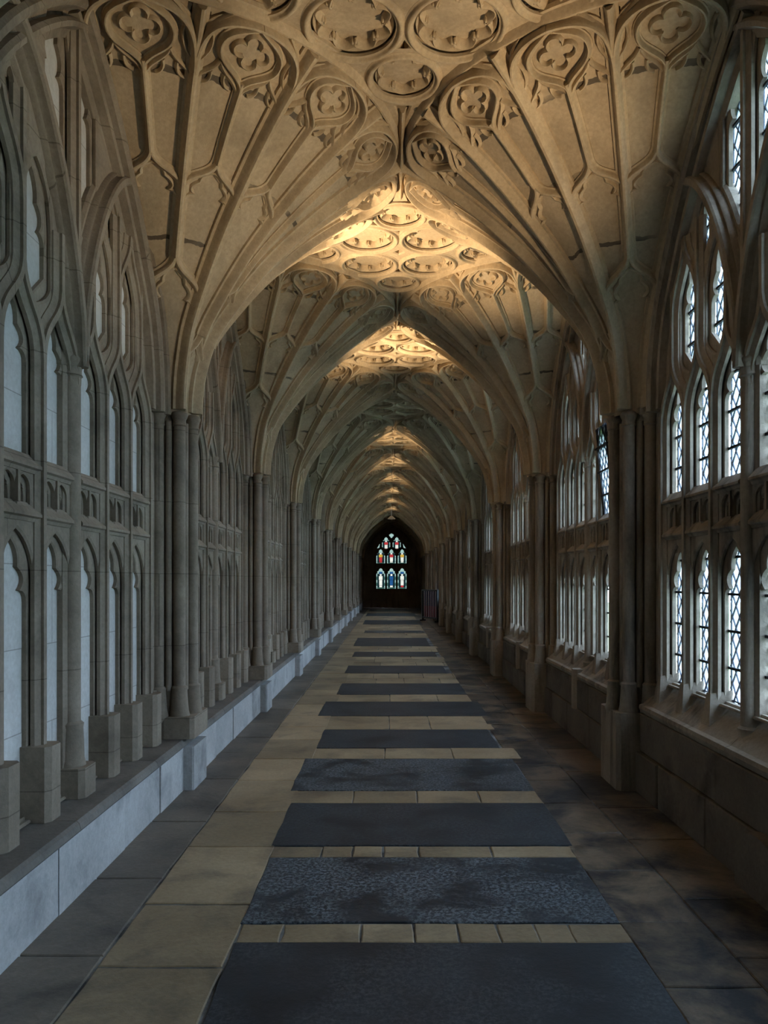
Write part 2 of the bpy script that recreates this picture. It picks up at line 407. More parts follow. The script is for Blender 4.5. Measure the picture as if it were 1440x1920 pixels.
for k in range(NEAR, LAST + 1):
    for sd in (-1, 1): build_fan(k, sd)
for sd in (-1, 1): build_fan(LAST + 1, sd)      # half fans against the end wall

def circ(cx, cy, r, n=40): return [(cx + r * cos(2 * pi * i / n), cy + r * sin(2 * pi * i / n)) for i in range(n)]
def spandrel_outline():
    out = []; H = L / 2
    for (cx, cy, a0) in ((XC, H, 180), (-XC, H, 270), (-XC, -H, 0), (XC, -H, 90)):
        # arc of the fan rim that faces the bay centre, from one tangent point to the next
        arc = [(cx + 1.81 * cos(R(a0 + 90 * i / 20)), cy + 1.81 * sin(R(a0 + 90 * i / 20))) for i in range(21)]
        out += list(reversed(arc)) if False else arc[::-1]
    return out
BIG, SMALL = 0.288, 0.232
big_c = [(sx * 0.31, sy * 0.30) for sx in (-1, 1) for sy in (-1, 1)]
small_c = [(0, 0.78), (0, -0.78), (0.84, 0), (-0.84, 0)]
def tri(cx, cy, r, a): return [(cx + r * cos(R(a + q)), cy + r * sin(R(a + q))) for q in (0, 120, 240)]
holes = [circ(x, y, BIG) for x, y in big_c] + [circ(x, y, SMALL, 32) for x, y in small_c]
for s in (-1, 1):
    holes += [[(-0.05, s * 1.08), (0.0, s * 1.30), (0.05, s * 1.08)], [(-0.03, s * 0.485), (0.0, s * 0.52), (0.03, s * 0.485), (0, s * 0.43)],
              [(s * 1.13, -0.05), (s * 1.36, 0.0), (s * 1.13, 0.05)]]
holes.append([(0.05, 0), (0, 0.05), (-0.05, 0), (0, -0.05)])
sp_out = spandrel_outline()
span_me = plate('spandrel_plate', [sp_out] + holes, 0.07, 0.012, M['vault'], axis='Z', smooth=35)
def roundel_mesh(rad, lobes):
    mb = MB(); n = 44
    ring = [(rad * cos(2 * pi * i / n), rad * sin(2 * pi * i / n), 0) for i in range(n)]; dn = [(0, 0, -1)] * n
    mb.sweep(ring, dn, roll(0.030, 0.032), closed=True)
    r2 = rad - 0.045; ring2 = [(r2 * cos(2 * pi * i / n), r2 * sin(2 * pi * i / n), 0.06) for i in range(n)]
    mb.sweep(ring2, dn, thin(0.022, 0.045), closed=True)
    tips = []
    for k in range(lobes):
        a0, a1 = 2 * pi * k / lobes, 2 * pi * (k + 1) / lobes; am = (a0 + a1) / 2
        rt, ro = rad * 0.66, rad * 0.98
        p = quad((rt * cos(a0), rt * sin(a0), 0.055), (ro * 1.06 * cos(am), ro * 1.06 * sin(am), 0.062), (rt * cos(a1), rt * sin(a1), 0.055), 8)
        mb.sweep(p, [(0, 0, -1)] * len(p), thin(0.024, 0.048)); tips.append((rt * cos(a0), rt * sin(a0)))
    return mb.mesh('roundel', M['vault'], 45), tips
def rosette_mesh():
    mb = MB(); mb.lathe([(0.0, -0.012), (0.008, -0.010), (0.012, 0.0), (0.010, 0.03)], seg=8)
    for i in range(5):
        a = 2 * pi * i / 5; mb.lathe([(0.0, -0.006), (0.008, -0.004), (0.011, 0.006), (0.009, 0.03)], 0.017 * cos(a), 0.017 * sin(a), seg=6)
    return mb.mesh('rosette', M['vault'], 60)
rosette = rosette_mesh()
ro_big, tips_b = roundel_mesh(BIG, 8); ro_small, tips_s = roundel_mesh(SMALL, 6)
# rosettes live in the roundel mesh of the far bays; near bays get them one by one would pass three levels, so they are joined to it
def with_rosettes(me, tips):
    bm = bmesh.new(); bm.from_mesh(me)
    for x, y in tips:
        t = rosette.copy(); t.transform(Matrix.Translation((x, y, 0.022))); bm.from_mesh(t); bpy.data.meshes.remove(t)
    bm.to_mesh(me); bm.free()
with_rosettes(ro_big, tips_b); with_rosettes(ro_small, tips_s)
roof_me = MB().box(-2.3, 2.3, -L / 2, L / 2, 0, 0.12).mesh('vault_crown', M['vault'])
ridge_mb = MB(); pr = [(0, -0.62, 0.0), (0, -0.4, -0.025), (0, -0.2, -0.06), (0, 0.0, -0.075), (0, 0.2, -0.06), (0, 0.4, -0.025), (0, 0.62, 0)]; ridge_mb.sweep(pr, [(0, 0, -1)] * 7, roll(0.035, 0.06))
ridge_me = ridge_mb.mesh('ridge_rib', M['vault'], 40)
for k in range(NEAR, LAST + 1):
    ym = pier_y(k) + L / 2
    sp = put('spandrel', roof_me, ceiling, (0, ym, ZR + 0.03))
    put('spandrel_tracery', span_me, sp, (0, 0, -0.035))
    for x, y in big_c: put('roundel', ro_big, sp, (x, y, -0.065))
    for x, y in small_c: put('roundel', ro_small, sp, (x, y, -0.065))
    put('ridge_rib', ridge_me, sp, (0, L / 2, -0.03))

# ------------------------------------------------------------------ wall tracery, shared by the blind wall and the window wall
# local frame of a bay: x out of the wall, y along it (0 = bay centre), z up
HB = L / 2
LC = [0.656, 1.094, 1.531]                       # light centres measured from the pier
lights = sorted([c - HB for c in LC] + [HB - c for c in LC])
upper3 = sorted([s * (HB - c) for c in (0.875, 1.3125) for s in (-1, 1)])
def cusped(c, w, z0, zs, za, vbase=0.0):
    h = za - zs
    left = join(quad((c - w, zs - 0.06), (c - w, zs), (c - 0.58 * w, zs + 0.0), 4), quad((c - 0.58 * w, zs), (c - 1.12 * w, zs + 0.26 * h), (c - 0.42 * w, zs + 0.46 * h), 7),
                quad((c - 0.42 * w, zs + 0.46 * h), (c - 0.52 * w, zs + 0.78 * h), (c, za), 7))
    right = [(2 * c - x, z) for x, z in reversed(left)][1:]
    base = [(c + w, z0 + vbase), (c, z0), (c - w, z0 + vbase)] if vbase else [(c + w, z0), (c - w, z0)]
    return left + right + base
def lancet(c, w, z0, zs, za, vbase=0.0):
    left = quad((c - w, zs), (c - w, zs + 0.75 * (za - zs)), (c, za), 9); right = [(2 * c - x, z) for x, z in reversed(left)][1:]
    base = join(quad((c + w, z0 + vbase), (c + 0.8 * w, z0 + 0.4 * vbase), (c, z0), 4), quad((c, z0), (c - 0.8 * w, z0 + 0.4 * vbase), (c - w, z0 + vbase), 4)) if vbase else [(c + w, z0), (c - w, z0)]
    return left + right + base
def trace_set(fn, ww, zlow, grow):
    out = []; g = grow
    for c in lights:
        out.append(fn(c, ww, zlow - g * 0.3, 1.55, 1.80 + g)); out.append(fn(c, ww, 2.215 - g * 0.4, 2.74, 2.98 + g))
        for d in (-0.078, 0.078): out.append(fn(c + d, 0.052 + g * 0.3, 1.985 - g * 0.2, 2.055, 2.11 + g * 0.2))
    for c in upper3:
        inner = abs(c) < 0.5
        out.append(fn(c, 0.135 + g * 0.5, 3.06 - g, 3.40 if inner else 3.50, (3.70 if inner else 3.78) + g, 0.12))
    for s in (-1, 1):
        out.append(fn(s * 0.19, 0.13 + g * 0.5, 3.62 - g, 4.36, 4.72 + g, 0.16))
        out.append(fn(s * 0.656, 0.085 + g * 0.5, 3.74 - g, 3.92, 4.06 + g, 0.1))
    return out
def tracery_pair(zlow, mat, tagname):
    rect = [(-HB, zlow - 0.032), (HB, zlow - 0.032), (HB, 5.05), (-HB, 5.05)]
    b = plate('cusped_tracery_' + tagname, [rect] + trace_set(cusped, 0.158, zlow, 0.0), 0.07, 0.010, mat, smooth=35)
    a = plate('plain_tracery_' + tagname, [rect] + trace_set(lancet, 0.186, zlow, 0.05), 0.06, 0.014, mat, smooth=35)
    return a, b
tracL = tracery_pair(0.428, M['wall'], 'blind'); tracR = tracery_pair(0.86, M['right'], 'window')

MULL = [(-0.052, -0.03), (-0.052, 0.012), (-0.026, 0.035), (-0.017, 0.045), (-0.017, 0.075), (0.017, 0.075), (0.017, 0.045), (0.026, 0.035), (0.052, 0.012), (0.052, -0.03)]
HEAVY = [(-0.095, -0.06), (-0.095, 0.01), (-0.08, 0.03), (-0.062, 0.03), (-0.054, 0.06), (-0.045, 0.07), (-0.036, 0.06), (-0.03, 0.07), (-0.027, 0.105), (-0.018, 0.118), (0.018, 0.118), (0.027, 0.105), (0.03, 0.07), (0.036, 0.06), (0.045, 0.07), (0.054, 0.06), (0.062, 0.03), (0.08, 0.03), (0.095, 0.01), (0.095, -0.06)]
DF = 0.145                                       # depth of the front of the plain tracery
def wall_sweep(name, path, prof, mat, d=DF, smooth=35):
    pts = [(d, y, z) for y, z in path]; return MB().sweep(pts, [(1, 0, 0)] * len(pts), prof).mesh(name, mat, smooth)
def arch_y(r): return 0.30 + (r - R0) * (HB - 0.30) / (HB - R0)        # wall arch, distance from the pier
def arch_z(y):                                                            # its height at a distance y from the pier
    return z_of_r(R0 + (max(y, 0.30) - 0.30) * (HB - R0) / (HB - 0.30))
ARCHP = [(y0, arch_z(y0)) for y0 in [0.30, 0.301, 0.31, 0.33, 0.36, 0.40, 0.45, 0.5, 0.57, 0.65, 0.75, 0.85, 0.95, 1.05, 1.15, 1.25, 1.35, 1.45, 1.55, 1.65, 1.75]]
ARCHP[0] = (0.30, 2.86)
def fork_path():
    out = []
    for i in range(17):
        y = 0.0 + 0.84 * (i / 16) ** 1.25; z = 2.86 + 1.40 * (1 - (1 - min(y / 0.86, 1)) ** 1.75) ** 0.66 if y > 0 else 2.80
        out.append((y, z))
    return out
FORK = fork_path()
def arch_sweep(mat, nm):
    out = []
    for sg in (-1, 1):
        pth = [(sg * (HB - y), z) for y, z in ARCHP]; nrm = []
        pts = [(0.0, y, z) for y, z in pth]
        # moulded soffit band between the fan and the wall
        prof = [(0.12, -0.03), (0.12, 0.17), (0.105, 0.235), (0.085, 0.25), (0.065, 0.235), (0.055, 0.18), (0.035, 0.145), (0.015, 0.145), (0.005, 0.215), (-0.015, 0.235), (-0.04, 0.235), (-0.058, 0.215),
                (-0.066, 0.15), (-0.085, 0.115), (-0.10, 0.12), (-0.106, 0.18), (-0.125, 0.198), (-0.15, 0.19), (-0.16, 0.14), (-0.20, 0.12), (-0.205, -0.03)]
        if sg < 0: prof = [(-a, b) for a, b in prof]      # rolls step down towards the opening
        out.append(MB().sweep(pts, [(1, 0, 0)] * len(pts), prof).mesh('wall_arch_' + nm, mat, 30))
    return out
def transom_mesh(z, nm, mat):
    sec = [(0.0, z - 0.035), (0.16, z - 0.035), (0.175, z - 0.018), (0.205, z - 0.010), (0.205, z + 0.004), (0.10, z + 0.062), (0.0, z + 0.062)]
    return MB().prism_y(sec, -0.655, 0.655).mesh('transom_' + nm, mat)
def kit(mat, nm, zbase, zm=None):
    K = {}; zm = zbase if zm is None else zm
    K['mullion'] = wall_sweep('mullion_' + nm, [(0, zbase + 0.003), (0, 1.2), (0, 2.72)], MULL, mat)
    K['base'] = MB().prism([(0.0, -0.08), (0.28, -0.08), (0.33, -0.05), (0.33, 0.05), (0.28, 0.08), (0.0, 0.08)], zbase + 0.003, zbase + 0.38).add([], []).mesh('mullion_base_' + nm, mat)
    K['ogee'] = [wall_sweep('ogee_' + nm, bez((s * 0.219, 2.70), (s * 0.219, 2.95), (s * 0.02, 2.95), (0, 3.14), 10), MULL, mat) for s in (-1, 1)]
    K['super'] = {}
    for c in LC: K['super'][c] = wall_sweep('supermullion_' + nm, [(0, 3.12), (0, max(3.3, min(arch_z(c), 3.95 if c < 1.3 else 3.45)))], MULL, mat)
    K['top'] = [wall_sweep('upper_ogee_' + nm, bez((s * 0.219, 3.42), (s * 0.219, 3.68), (s * 0.02, 3.70), (0, 3.92), 9), MULL, mat) for s in (-1, 1)]
    K['centre'] = wall_sweep('centre_mullion_' + nm, [(0, 3.35), (0, 4.95)], MULL, mat)
    K['fork'] = [wall_sweep('fork_rib_' + nm, [(s * y, z) for y, z in FORK], HEAVY, mat, 0.10, 28) for s in (-1, 1)]
    K['main'] = MB().prism([(0.0, -0.09), (0.10, -0.09), (0.125, -0.062), (0.125, 0.062), (0.10, 0.09), (0.0, 0.09)], zbase + 0.003, 2.86).mesh('main_mullion_' + nm, mat)
    K['shaft'] = MB().lathe([(0.057, zm + 0.40), (0.057, 2.80)], 0.165, 0, 16).mesh('main_shaft_' + nm, mat, 50)
    K['cap'] = MB().lathe([(0.057, 2.74), (0.068, 2.75), (0.062, 2.765), (0.062, 2.80), (0.074, 2.825), (0.078, 2.84), (0.068, 2.86), (0.0, 2.875)], 0.165, 0, 16).mesh('main_capital_' + nm, mat, 50)
    K['mbase'] = MB().lathe([(0.058, zm + 0.42), (0.074, zm + 0.405), (0.070, zm + 0.38), (0.074, zm + 0.30), (0.076, zm + 0.21), (0.086, zm + 0.17), (0.06, zm + 0.10)], 0.165, 0, 16).mesh('main_base_' + nm, mat, 50)
    K['mplinth'] = MB().prism([(0.0, -0.10), (0.25, -0.10), (0.28, -0.075), (0.28, 0.075), (0.25, 0.10), (0.0, 0.10)], zbase + 0.003, zbase + 0.17).mesh('main_plinth_' + nm, mat)
    K['arch'] = arch_sweep(mat, nm)
    K['transom'] = [transom_mesh(z, nm, mat) for z in (1.925, 2.165)]
    K['bandpost'] = MB().box(0.09, 0.165, -0.012, 0.012, 1.98, 2.13).mesh('band_post_' + nm, mat)
    return K
kitL = kit(M['wall'], 'blind', 0.39); kitR = kit(M['right'], 'window', 0.82, 0.36)
def dress_bay(par, K, trac, sx=0.5, bases=True):
    def put(name, me, par, loc=(0, 0, 0)):          # the mouldings are shallow: their depth is scaled
        o = globals()['put'](name, me, par, (loc[0] * sx, loc[1], loc[2])); o.scale = (sx, 1, 1); return o
    round_ = lambda name, me: globals()['put'](name, me, par, (-0.222 * (1 - sx), 0, 0))
    put('plain_tracery', trac[0], par, (0.115, 0, 0)); put('cusped_tracery', trac[1], par, (0.055, 0, 0))
    for c in (-1.3125, -0.875, -0.4375, 0.4375, 0.875, 1.3125):
        put('mullion', K['mullion'], par, (0, c, 0))
        if bases: put('mullion_base', K['base'], par, (0, c, 0))
    for c in lights:
        for m in K['ogee']: put('ogee_rib', m, par, (0, c, 0))
        put('supermullion', K['super'][min(LC, key=lambda q: abs(HB - q - abs(c)))], par, (0, c, 0))
        put('band_post', K['bandpost'], par, (0, c, 0))
    for c in (-0.875, 0.875):
        for m in K['top']: put('ogee_rib', m, par, (0, c, 0))
    put('centre_mullion', K['centre'], par); 
    for m in K['fork']: globals()['put']('fork_rib', m, par, (-0.065, 0, 0))
    put('main_mullion', K['main'], par); round_('main_shaft', K['shaft']); round_('main_capital', K['cap']); round_('main_shaft_base', K['mbase']); bases and round_('main_plinth', K['mplinth'])
    for m in K['arch']: globals()['put']('wall_arch', m, par, (-0.062, 0, 0))
    for m in K['transom']:
        for s in (-1, 1): put('transom', m, par, (0, s * 0.715, 0))

# ------------------------------------------------------------------ piers
def pier_kit(mat, nm, zb, front, z0=0.0):
    K = {}
    # local: x out of the wall line (x = 0 at the tracery back), y along
    AX = 0.17
    half = [(AX + 0.175 * cos(R(a)), 0.175 * sin(R(a))) for a in (-90, -68, -45, -22, 0, 22, 45, 68, 90)]
    K['core'] = MB().prism([(-0.1, -0.36), (0.10, -0.36), (0.12, -0.27), (0.14, -0.215)] + half + [(0.14, 0.215), (0.12, 0.27), (0.10, 0.36), (-0.1, 0.36)], z0, 2.92).mesh('pier_core_' + nm, mat)
    sh = lambda r: MB().lathe([(r, zb + 0.36), (r, 2.82)], seg=16).mesh('shaft_' + nm, mat, 50)
    K['shaft'] = sh(0.046); K['thin'] = sh(0.026)
    K['cap'] = MB().lathe([(0.046, 2.78), (0.056, 2.79), (0.050, 2.805), (0.050, 2.835), (0.062, 2.858), (0.066, 2.872), (0.056, 2.892), (0.0, 2.91)], seg=16).mesh('capital_' + nm, mat, 50)
    K['base'] = MB().lathe([(0.048, zb + 0.40), (0.064, zb + 0.385), (0.060, zb + 0.36), (0.066, zb + 0.26), (0.070, zb + 0.21), (0.080, zb + 0.17), (0.060, zb + 0.13)], seg=16).mesh('shaft_base_' + nm, mat, 50)
    K['low'] = MB().prism([(-0.05, -0.36), (0.13, -0.36), (0.15, -0.25), (front - 0.03, -0.24), (front, -0.21), (front, 0.21), (front - 0.03, 0.24), (0.15, 0.25), (0.13, 0.36), (-0.05, 0.36)], z0, zb + 0.17).mesh('pier_plinth_' + nm, mat)
    K['high'] = MB().prism([(-0.05, -0.37), (0.14, -0.37), (0.185, -0.26), (0.22, -0.23), (0.22, 0.23), (0.185, 0.26), (0.14, 0.37), (-0.05, 0.37)], zb + 0.17, zb + 0.38).mesh('pier_upper_plinth_' + nm, mat)
    return K
pkL = pier_kit(M['wall'], 'blind', 0.39, 0.45, 0.393); pkR = pier_kit(M['right'], 'window', 0.42, 0.435)
def build_pier(par, K, x, y, rz):
    p = empty('pier', par, (x, y, 0), rz)
    put('core', K['core'], p); put('plinth', K['low'], p); put('upper_plinth', K['high'], p)
    for a in (-90, -45, 0, 45, 90):
        q = (0.17 + 0.21 * cos(R(a)), 0.21 * sin(R(a)), 0)
        put('shaft', K['shaft'], p, q); put('capital', K['cap'], p, q); put('shaft_base', K['base'], p, q)
    for a in (-67.5, -22.5, 22.5, 67.5): put('shaft', K['thin'], p, (0.17 + 0.185 * cos(R(a)), 0.185 * sin(R(a)), 0))
    for sy in (-0.315, 0.315): put('shaft', K['thin'], p, (0.125, sy, 0))

XL, XR = 2.03, 2.07          # pier origins
TL, TR = 1.945, 2.0          # tracery back and glass planes
# ------------------------------------------------------------------ left wall: blind tracery
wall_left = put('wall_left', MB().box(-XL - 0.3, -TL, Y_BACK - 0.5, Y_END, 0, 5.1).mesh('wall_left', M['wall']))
tag(wall_left, 'long pale stone wall of blind arched panelling above the stone bench', 'wall', 'structure')
pan_low = MB().box(0, 0.018, -0.165, 0.165, 0.395, 1.88).mesh('panel_low', M['panelstone_lit'])
pan_high = MB().box(0, 0.018, -0.165, 0.165, 2.2, 3.05).mesh('panel_high', M['panelstone_lit'])
pan_top = MB().box(0, 0.018, -0.15, 0.15, 3.0, 3.85).mesh('panel_top', M['panelstone_lit'])
pan_crown = MB().box(0, 0.018, -0.17, 0.17, 3.55, 4.8).mesh('panel_crown', M['panelstone_lit'])
for k in range(NEAR, LAST + 1):
    by = empty('blind_bay', wall_left, (-TL, pier_y(k) + HB, 0))
    dress_bay(by, kitL, tracL)
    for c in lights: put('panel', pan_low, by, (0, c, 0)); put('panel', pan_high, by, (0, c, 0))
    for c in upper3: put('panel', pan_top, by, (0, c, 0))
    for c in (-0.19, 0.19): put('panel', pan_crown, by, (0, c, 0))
for k in range(NEAR, LAST + 2): build_pier(wall_left, pkL, -XL, pier_y(k), 0)

# ------------------------------------------------------------------ right wall: windows
wall_right = empty('wall_right'); tag(wall_right, 'dark weathered stone wall with plinths and piers under the window row', 'wall', 'structure')
random.seed(3)
def block(name, par, x0, x1, y0, y1, z0, z1, mat, ch=0.008):
    # block whose visible face looks to -x
    m = MB(); vs = [(x1, y0, z0), (x1, y1, z0), (x1, y1, z1), (x1, y0, z1), (x0 + ch, y0, z0), (x0 + ch, y1, z0), (x0 + ch, y1, z1), (x0 + ch, y0, z1),
                    (x0, y0 + ch, z0 + ch), (x0, y1 - ch, z0 + ch), (x0, y1 - ch, z1 - ch), (x0, y0 + ch, z1 - ch)]
    fs = [(0, 1, 2, 3), (11, 10, 9, 8)]
    for a, b in ((0, 4), (4, 8)): fs += [(a + i, b + i, b + (i + 1) % 4, a + (i + 1) % 4) for i in range(4)]
    return put(name, m.add(vs, fs).mesh(name, mat), par)
sill_me = MB().prism_y([(0.40, 0.60), (-0.02, 0.60), (-0.035, 0.635), (-0.03, 0.66), (0.0, 0.67), (0.20, 0.86), (0.40, 0.86)], -0.42, 0.42).mesh('sloping_sill', M['right'])
stop_me = MB().add([(2.02, -0.075, 0.62), (2.02, 0.075, 0.62), (1.855, 0.075, 0.62), (1.855, -0.075, 0.62), (2.02, -0.075, 0.93), (2.02, 0.075, 0.93), (1.885, 0.03, 0.90), (1.885, -0.03, 0.90)],
                   [(0, 1, 2, 3), (4, 5, 6, 7), (0, 1, 5, 4), (1, 2, 6, 5), (2, 3, 7, 6), (3, 0, 4, 7)]).mesh('mullion_stop', M['right'])
for k in range(NEAR, LAST + 1):
    y0 = pier_y(k) + 0.25; y1 = pier_y(k + 1) - 0.25
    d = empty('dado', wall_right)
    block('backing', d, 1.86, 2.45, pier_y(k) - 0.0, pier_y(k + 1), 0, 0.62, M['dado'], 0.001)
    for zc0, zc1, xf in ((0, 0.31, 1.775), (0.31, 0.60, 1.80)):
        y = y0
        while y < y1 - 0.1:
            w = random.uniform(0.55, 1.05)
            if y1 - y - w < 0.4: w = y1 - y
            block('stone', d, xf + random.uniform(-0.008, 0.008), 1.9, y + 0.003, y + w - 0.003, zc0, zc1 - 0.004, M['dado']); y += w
    for s in (-1, 1): put('sill', sill_me, d, (1.83, (y0 + y1) / 2 + s * 0.75, 0.0), scale=(1, 1.78, 1))
    for c in (-1.3125, -0.875, -0.4375, 0.4375, 0.875, 1.3125): put('mullion_stop', stop_me, d, (0, (y0 + y1) / 2 + c, 0))
    if k == -1:     # low round-topped stone set against the wall foot
        arc = [(-0.24, 0.0), (0.24, 0.0)] + [(0.24 * cos(R(a)), 0.16 + 0.16 * sin(R(a))) for a in range(0, 181, 15)]
        n_ = len(arc); vs_ = [(1.735, y, z) for y, z in arc] + [(1.79, y * 1.04, z * 1.03) for y, z in arc]
        put('rounded_stone', MB().add(vs_, [tuple(range(n_)), tuple(range(2 * n_ - 1, n_ - 1, -1))] + [(i, (i + 1) % n_, n_ + (i + 1) % n_, n_ + i) for i in range(n_)]).mesh('rounded_stone', M['dado']), d, (0, 3.85, 0))
    else:
        put('mullion_corbel', MB().prism([(1.86, -0.075), (1.86, 0.075), (1.80, 0.075), (1.765, 0.04), (1.765, -0.04), (1.80, -0.075)], 0.30, 0.70).mesh('mullion_corbel', M['right']), d, (0, (y0 + y1) / 2, 0))
for k in range(NEAR, LAST + 2): build_pier(wall_right, pkR, XR, pier_y(k), pi)

# window glass: one glazing per light, lead lattice and saddle bars on it, diamond quarries in the near bays
def outline_clip(poly, w, z0, z1):
    def cut(p, ins, inter):
        out = []
        for i in range(len(p)):
            a, b = p[i], p[(i + 1) % len(p)]; ia, ib = ins(a), ins(b)
            if ia: out.append(a)
            if ia != ib: out.append(inter(a, b))
        return out
    def at(ax, v): return lambda a, b: tuple(a[i] + (b[i] - a[i]) * (v - a[ax]) / (b[ax] - a[ax]) for i in (0, 1))
    for ax, v, sg in ((0, -w, 1), (0, w, -1), (1, z0, 1), (1, z1, -1)):
        if not poly: break
        poly = cut(poly, lambda p: (p[ax] - v) * sg >= -1e-9, at(ax, v))
    return poly
DW, DH = 0.095, 0.135
def quarries(w, z0, z1):
    out = []; n = int((z1 - z0) / (DH / 2)) + 2; m = int(w / (DW / 2)) + 2
    for i in range(-1, n):
        for j in range(-m, m + 1):
            if (i + j) % 2: continue
            cy, cz = j * DW / 2, z0 + i * DH / 2
            p = outline_clip([(cy, cz - DH / 2), (cy + DW / 2, cz), (cy, cz + DH / 2), (cy - DW / 2, cz)], w, z0, z1)
            if len(p) >= 3 and abs(sum(p[q][0] * p[(q + 1) % len(p)][1] - p[(q + 1) % len(p)][0] * p[q][1] for q in range(len(p)))) > 1e-4: out.append(p)
    return out
def lattice_mesh(w, z0, z1):
    mb = MB(); t = 0.0034
    segs = set()
    for sl in (1, -1):
        c0 = int((-w * 2 / DW) - (z1 - z0) / DH * 2) - 4
        for c in range(c0, -c0 + int((z1 - z0) / DH * 4)):
            # line y = sl*(z-z0)*DW/DH + c*DW  shifted by half a quarry
            def y_at(z): return sl * (z - z0) * DW / DH + (c + 0.5) * DW
            pts = []
            za, zb2 = z0, z1
            ya, yb = y_at(za), y_at(zb2)
            if ya > yb: ya, yb, za, zb2 = yb, ya, zb2, za
            if yb < -w or ya > w: continue
            f = (zb2 - za) / (yb - ya)
            if ya < -w: za, ya = za + f * (-w - ya), -w
            if yb > w: zb2, yb = zb2 + f * (w - yb), w
            if abs(yb - ya) < 1e-3: continue
            dy, dz = yb - ya, zb2 - za; ln = sqrt(dy * dy + dz * dz); ny, nz = -dz / ln * t, dy / ln * t
            mb.add([(xx, yy, zz) for xx in (-0.006, 0.008) for yy, zz in ((ya + ny, za + nz), (yb + ny, zb2 + nz), (yb - ny, zb2 - nz), (ya - ny, za - nz))],
                   [(0, 1, 2, 3), (7, 6, 5, 4), (0, 4, 5, 1), (1, 5, 6, 2), (2, 6, 7, 3), (3, 7, 4, 0)])
    for s in (-1, 1): mb.box(-0.006, 0.008, s * (w - 0.012) - 0.004, s * (w - 0.012) + 0.004, z0, z1)
    mb.box(-0.006, 0.008, -w, w, z0 + 0.022, z0 + 0.03)
    return mb.mesh('lead_lattice', M['lead'])
def bars_mesh(w, z0, z1, step=0.225):
    mb = MB(); z = z0 + step
    while z < z1 - 0.08: mb.box(0.010, 0.026, -w - 0.03, w + 0.03, z - 0.008, z + 0.008); z += step
    return mb.mesh('saddle_bar', M['iron'])
def sheet_mesh(w, z0, z1, mat): return MB().box(-0.002, 0.002, -w, w, z0, z1).mesh('pane', mat)
TIERS = {'low': (0.17, 0.84, 1.86), 'high': (0.17, 2.18, 3.04), 'upper': (0.16, 3.0, 3.84), 'crown': (0.17, 3.56, 4.78), 'eye': (0.11, 3.68, 4.12)}
GL = {t: (lattice_mesh(*v), bars_mesh(*v, 0.225 if t != 'crown' else 0.26), sheet_mesh(*v, M['glass'])) for t, v in TIERS.items()}
QM = {t: [MB().add([(-0.0015, y, z) for y, z in p] + [(0.0015, y, z) for y, z in p],
                   [tuple(range(len(p))), tuple(range(2 * len(p) - 1, len(p) - 1, -1))] + [(i, i + len(p), (i + 1) % len(p) + len(p), (i + 1) % len(p)) for i in range(len(p))]).mesh('quarry', M['glass'])
          for p in quarries(*TIERS[t])] for t in TIERS}
def glaze(par, c, tier, fine, tilt=0.0):
    g = put('lead_lattice', GL[tier][0], par, (-0.005, c, 0))
    put('saddle_bars', GL[tier][1], g)
    if fine:
        for me in QM[tier]: put('pane', me, g)
    else: put('pane', GL[tier][2], g)
    return g
ORD = ['first', 'second', 'third', 'fourth', 'fifth', 'sixth', 'seventh', 'eighth', 'ninth', 'tenth', 'eleventh', 'twelfth', 'thirteenth']
band_me = MB().box(-0.12, 0.03, -HB + 0.4, HB - 0.4, 1.86, 2.2).mesh('band_backing', M['right'])
fill_me = plate('tracery_backing', [[(-HB, 2.9), (HB, 2.9), (HB, 5.1), (-HB, 5.1)]] + [
    [(c - w, z0), (c + w, z0), (c + w, z1), (c - w, z1)] for c, (w, z0, z1) in [(c, (0.16, 3.05, 3.80)) for c in upper3] + [(s * 0.215, (0.16, 3.87, 4.74)) for s in (-1, 1)]] +
    [[(c - 0.16, 2.91), (c + 0.16, 2.91), (c + 0.16, 3.02), (c - 0.16, 3.02)] for c in lights], 0.05, 0.0, M['right'])
blank_me = MB().box(-0.05, 0.0, -HB, HB, 0.5, 5.1).mesh('added_infill', M['dado'])
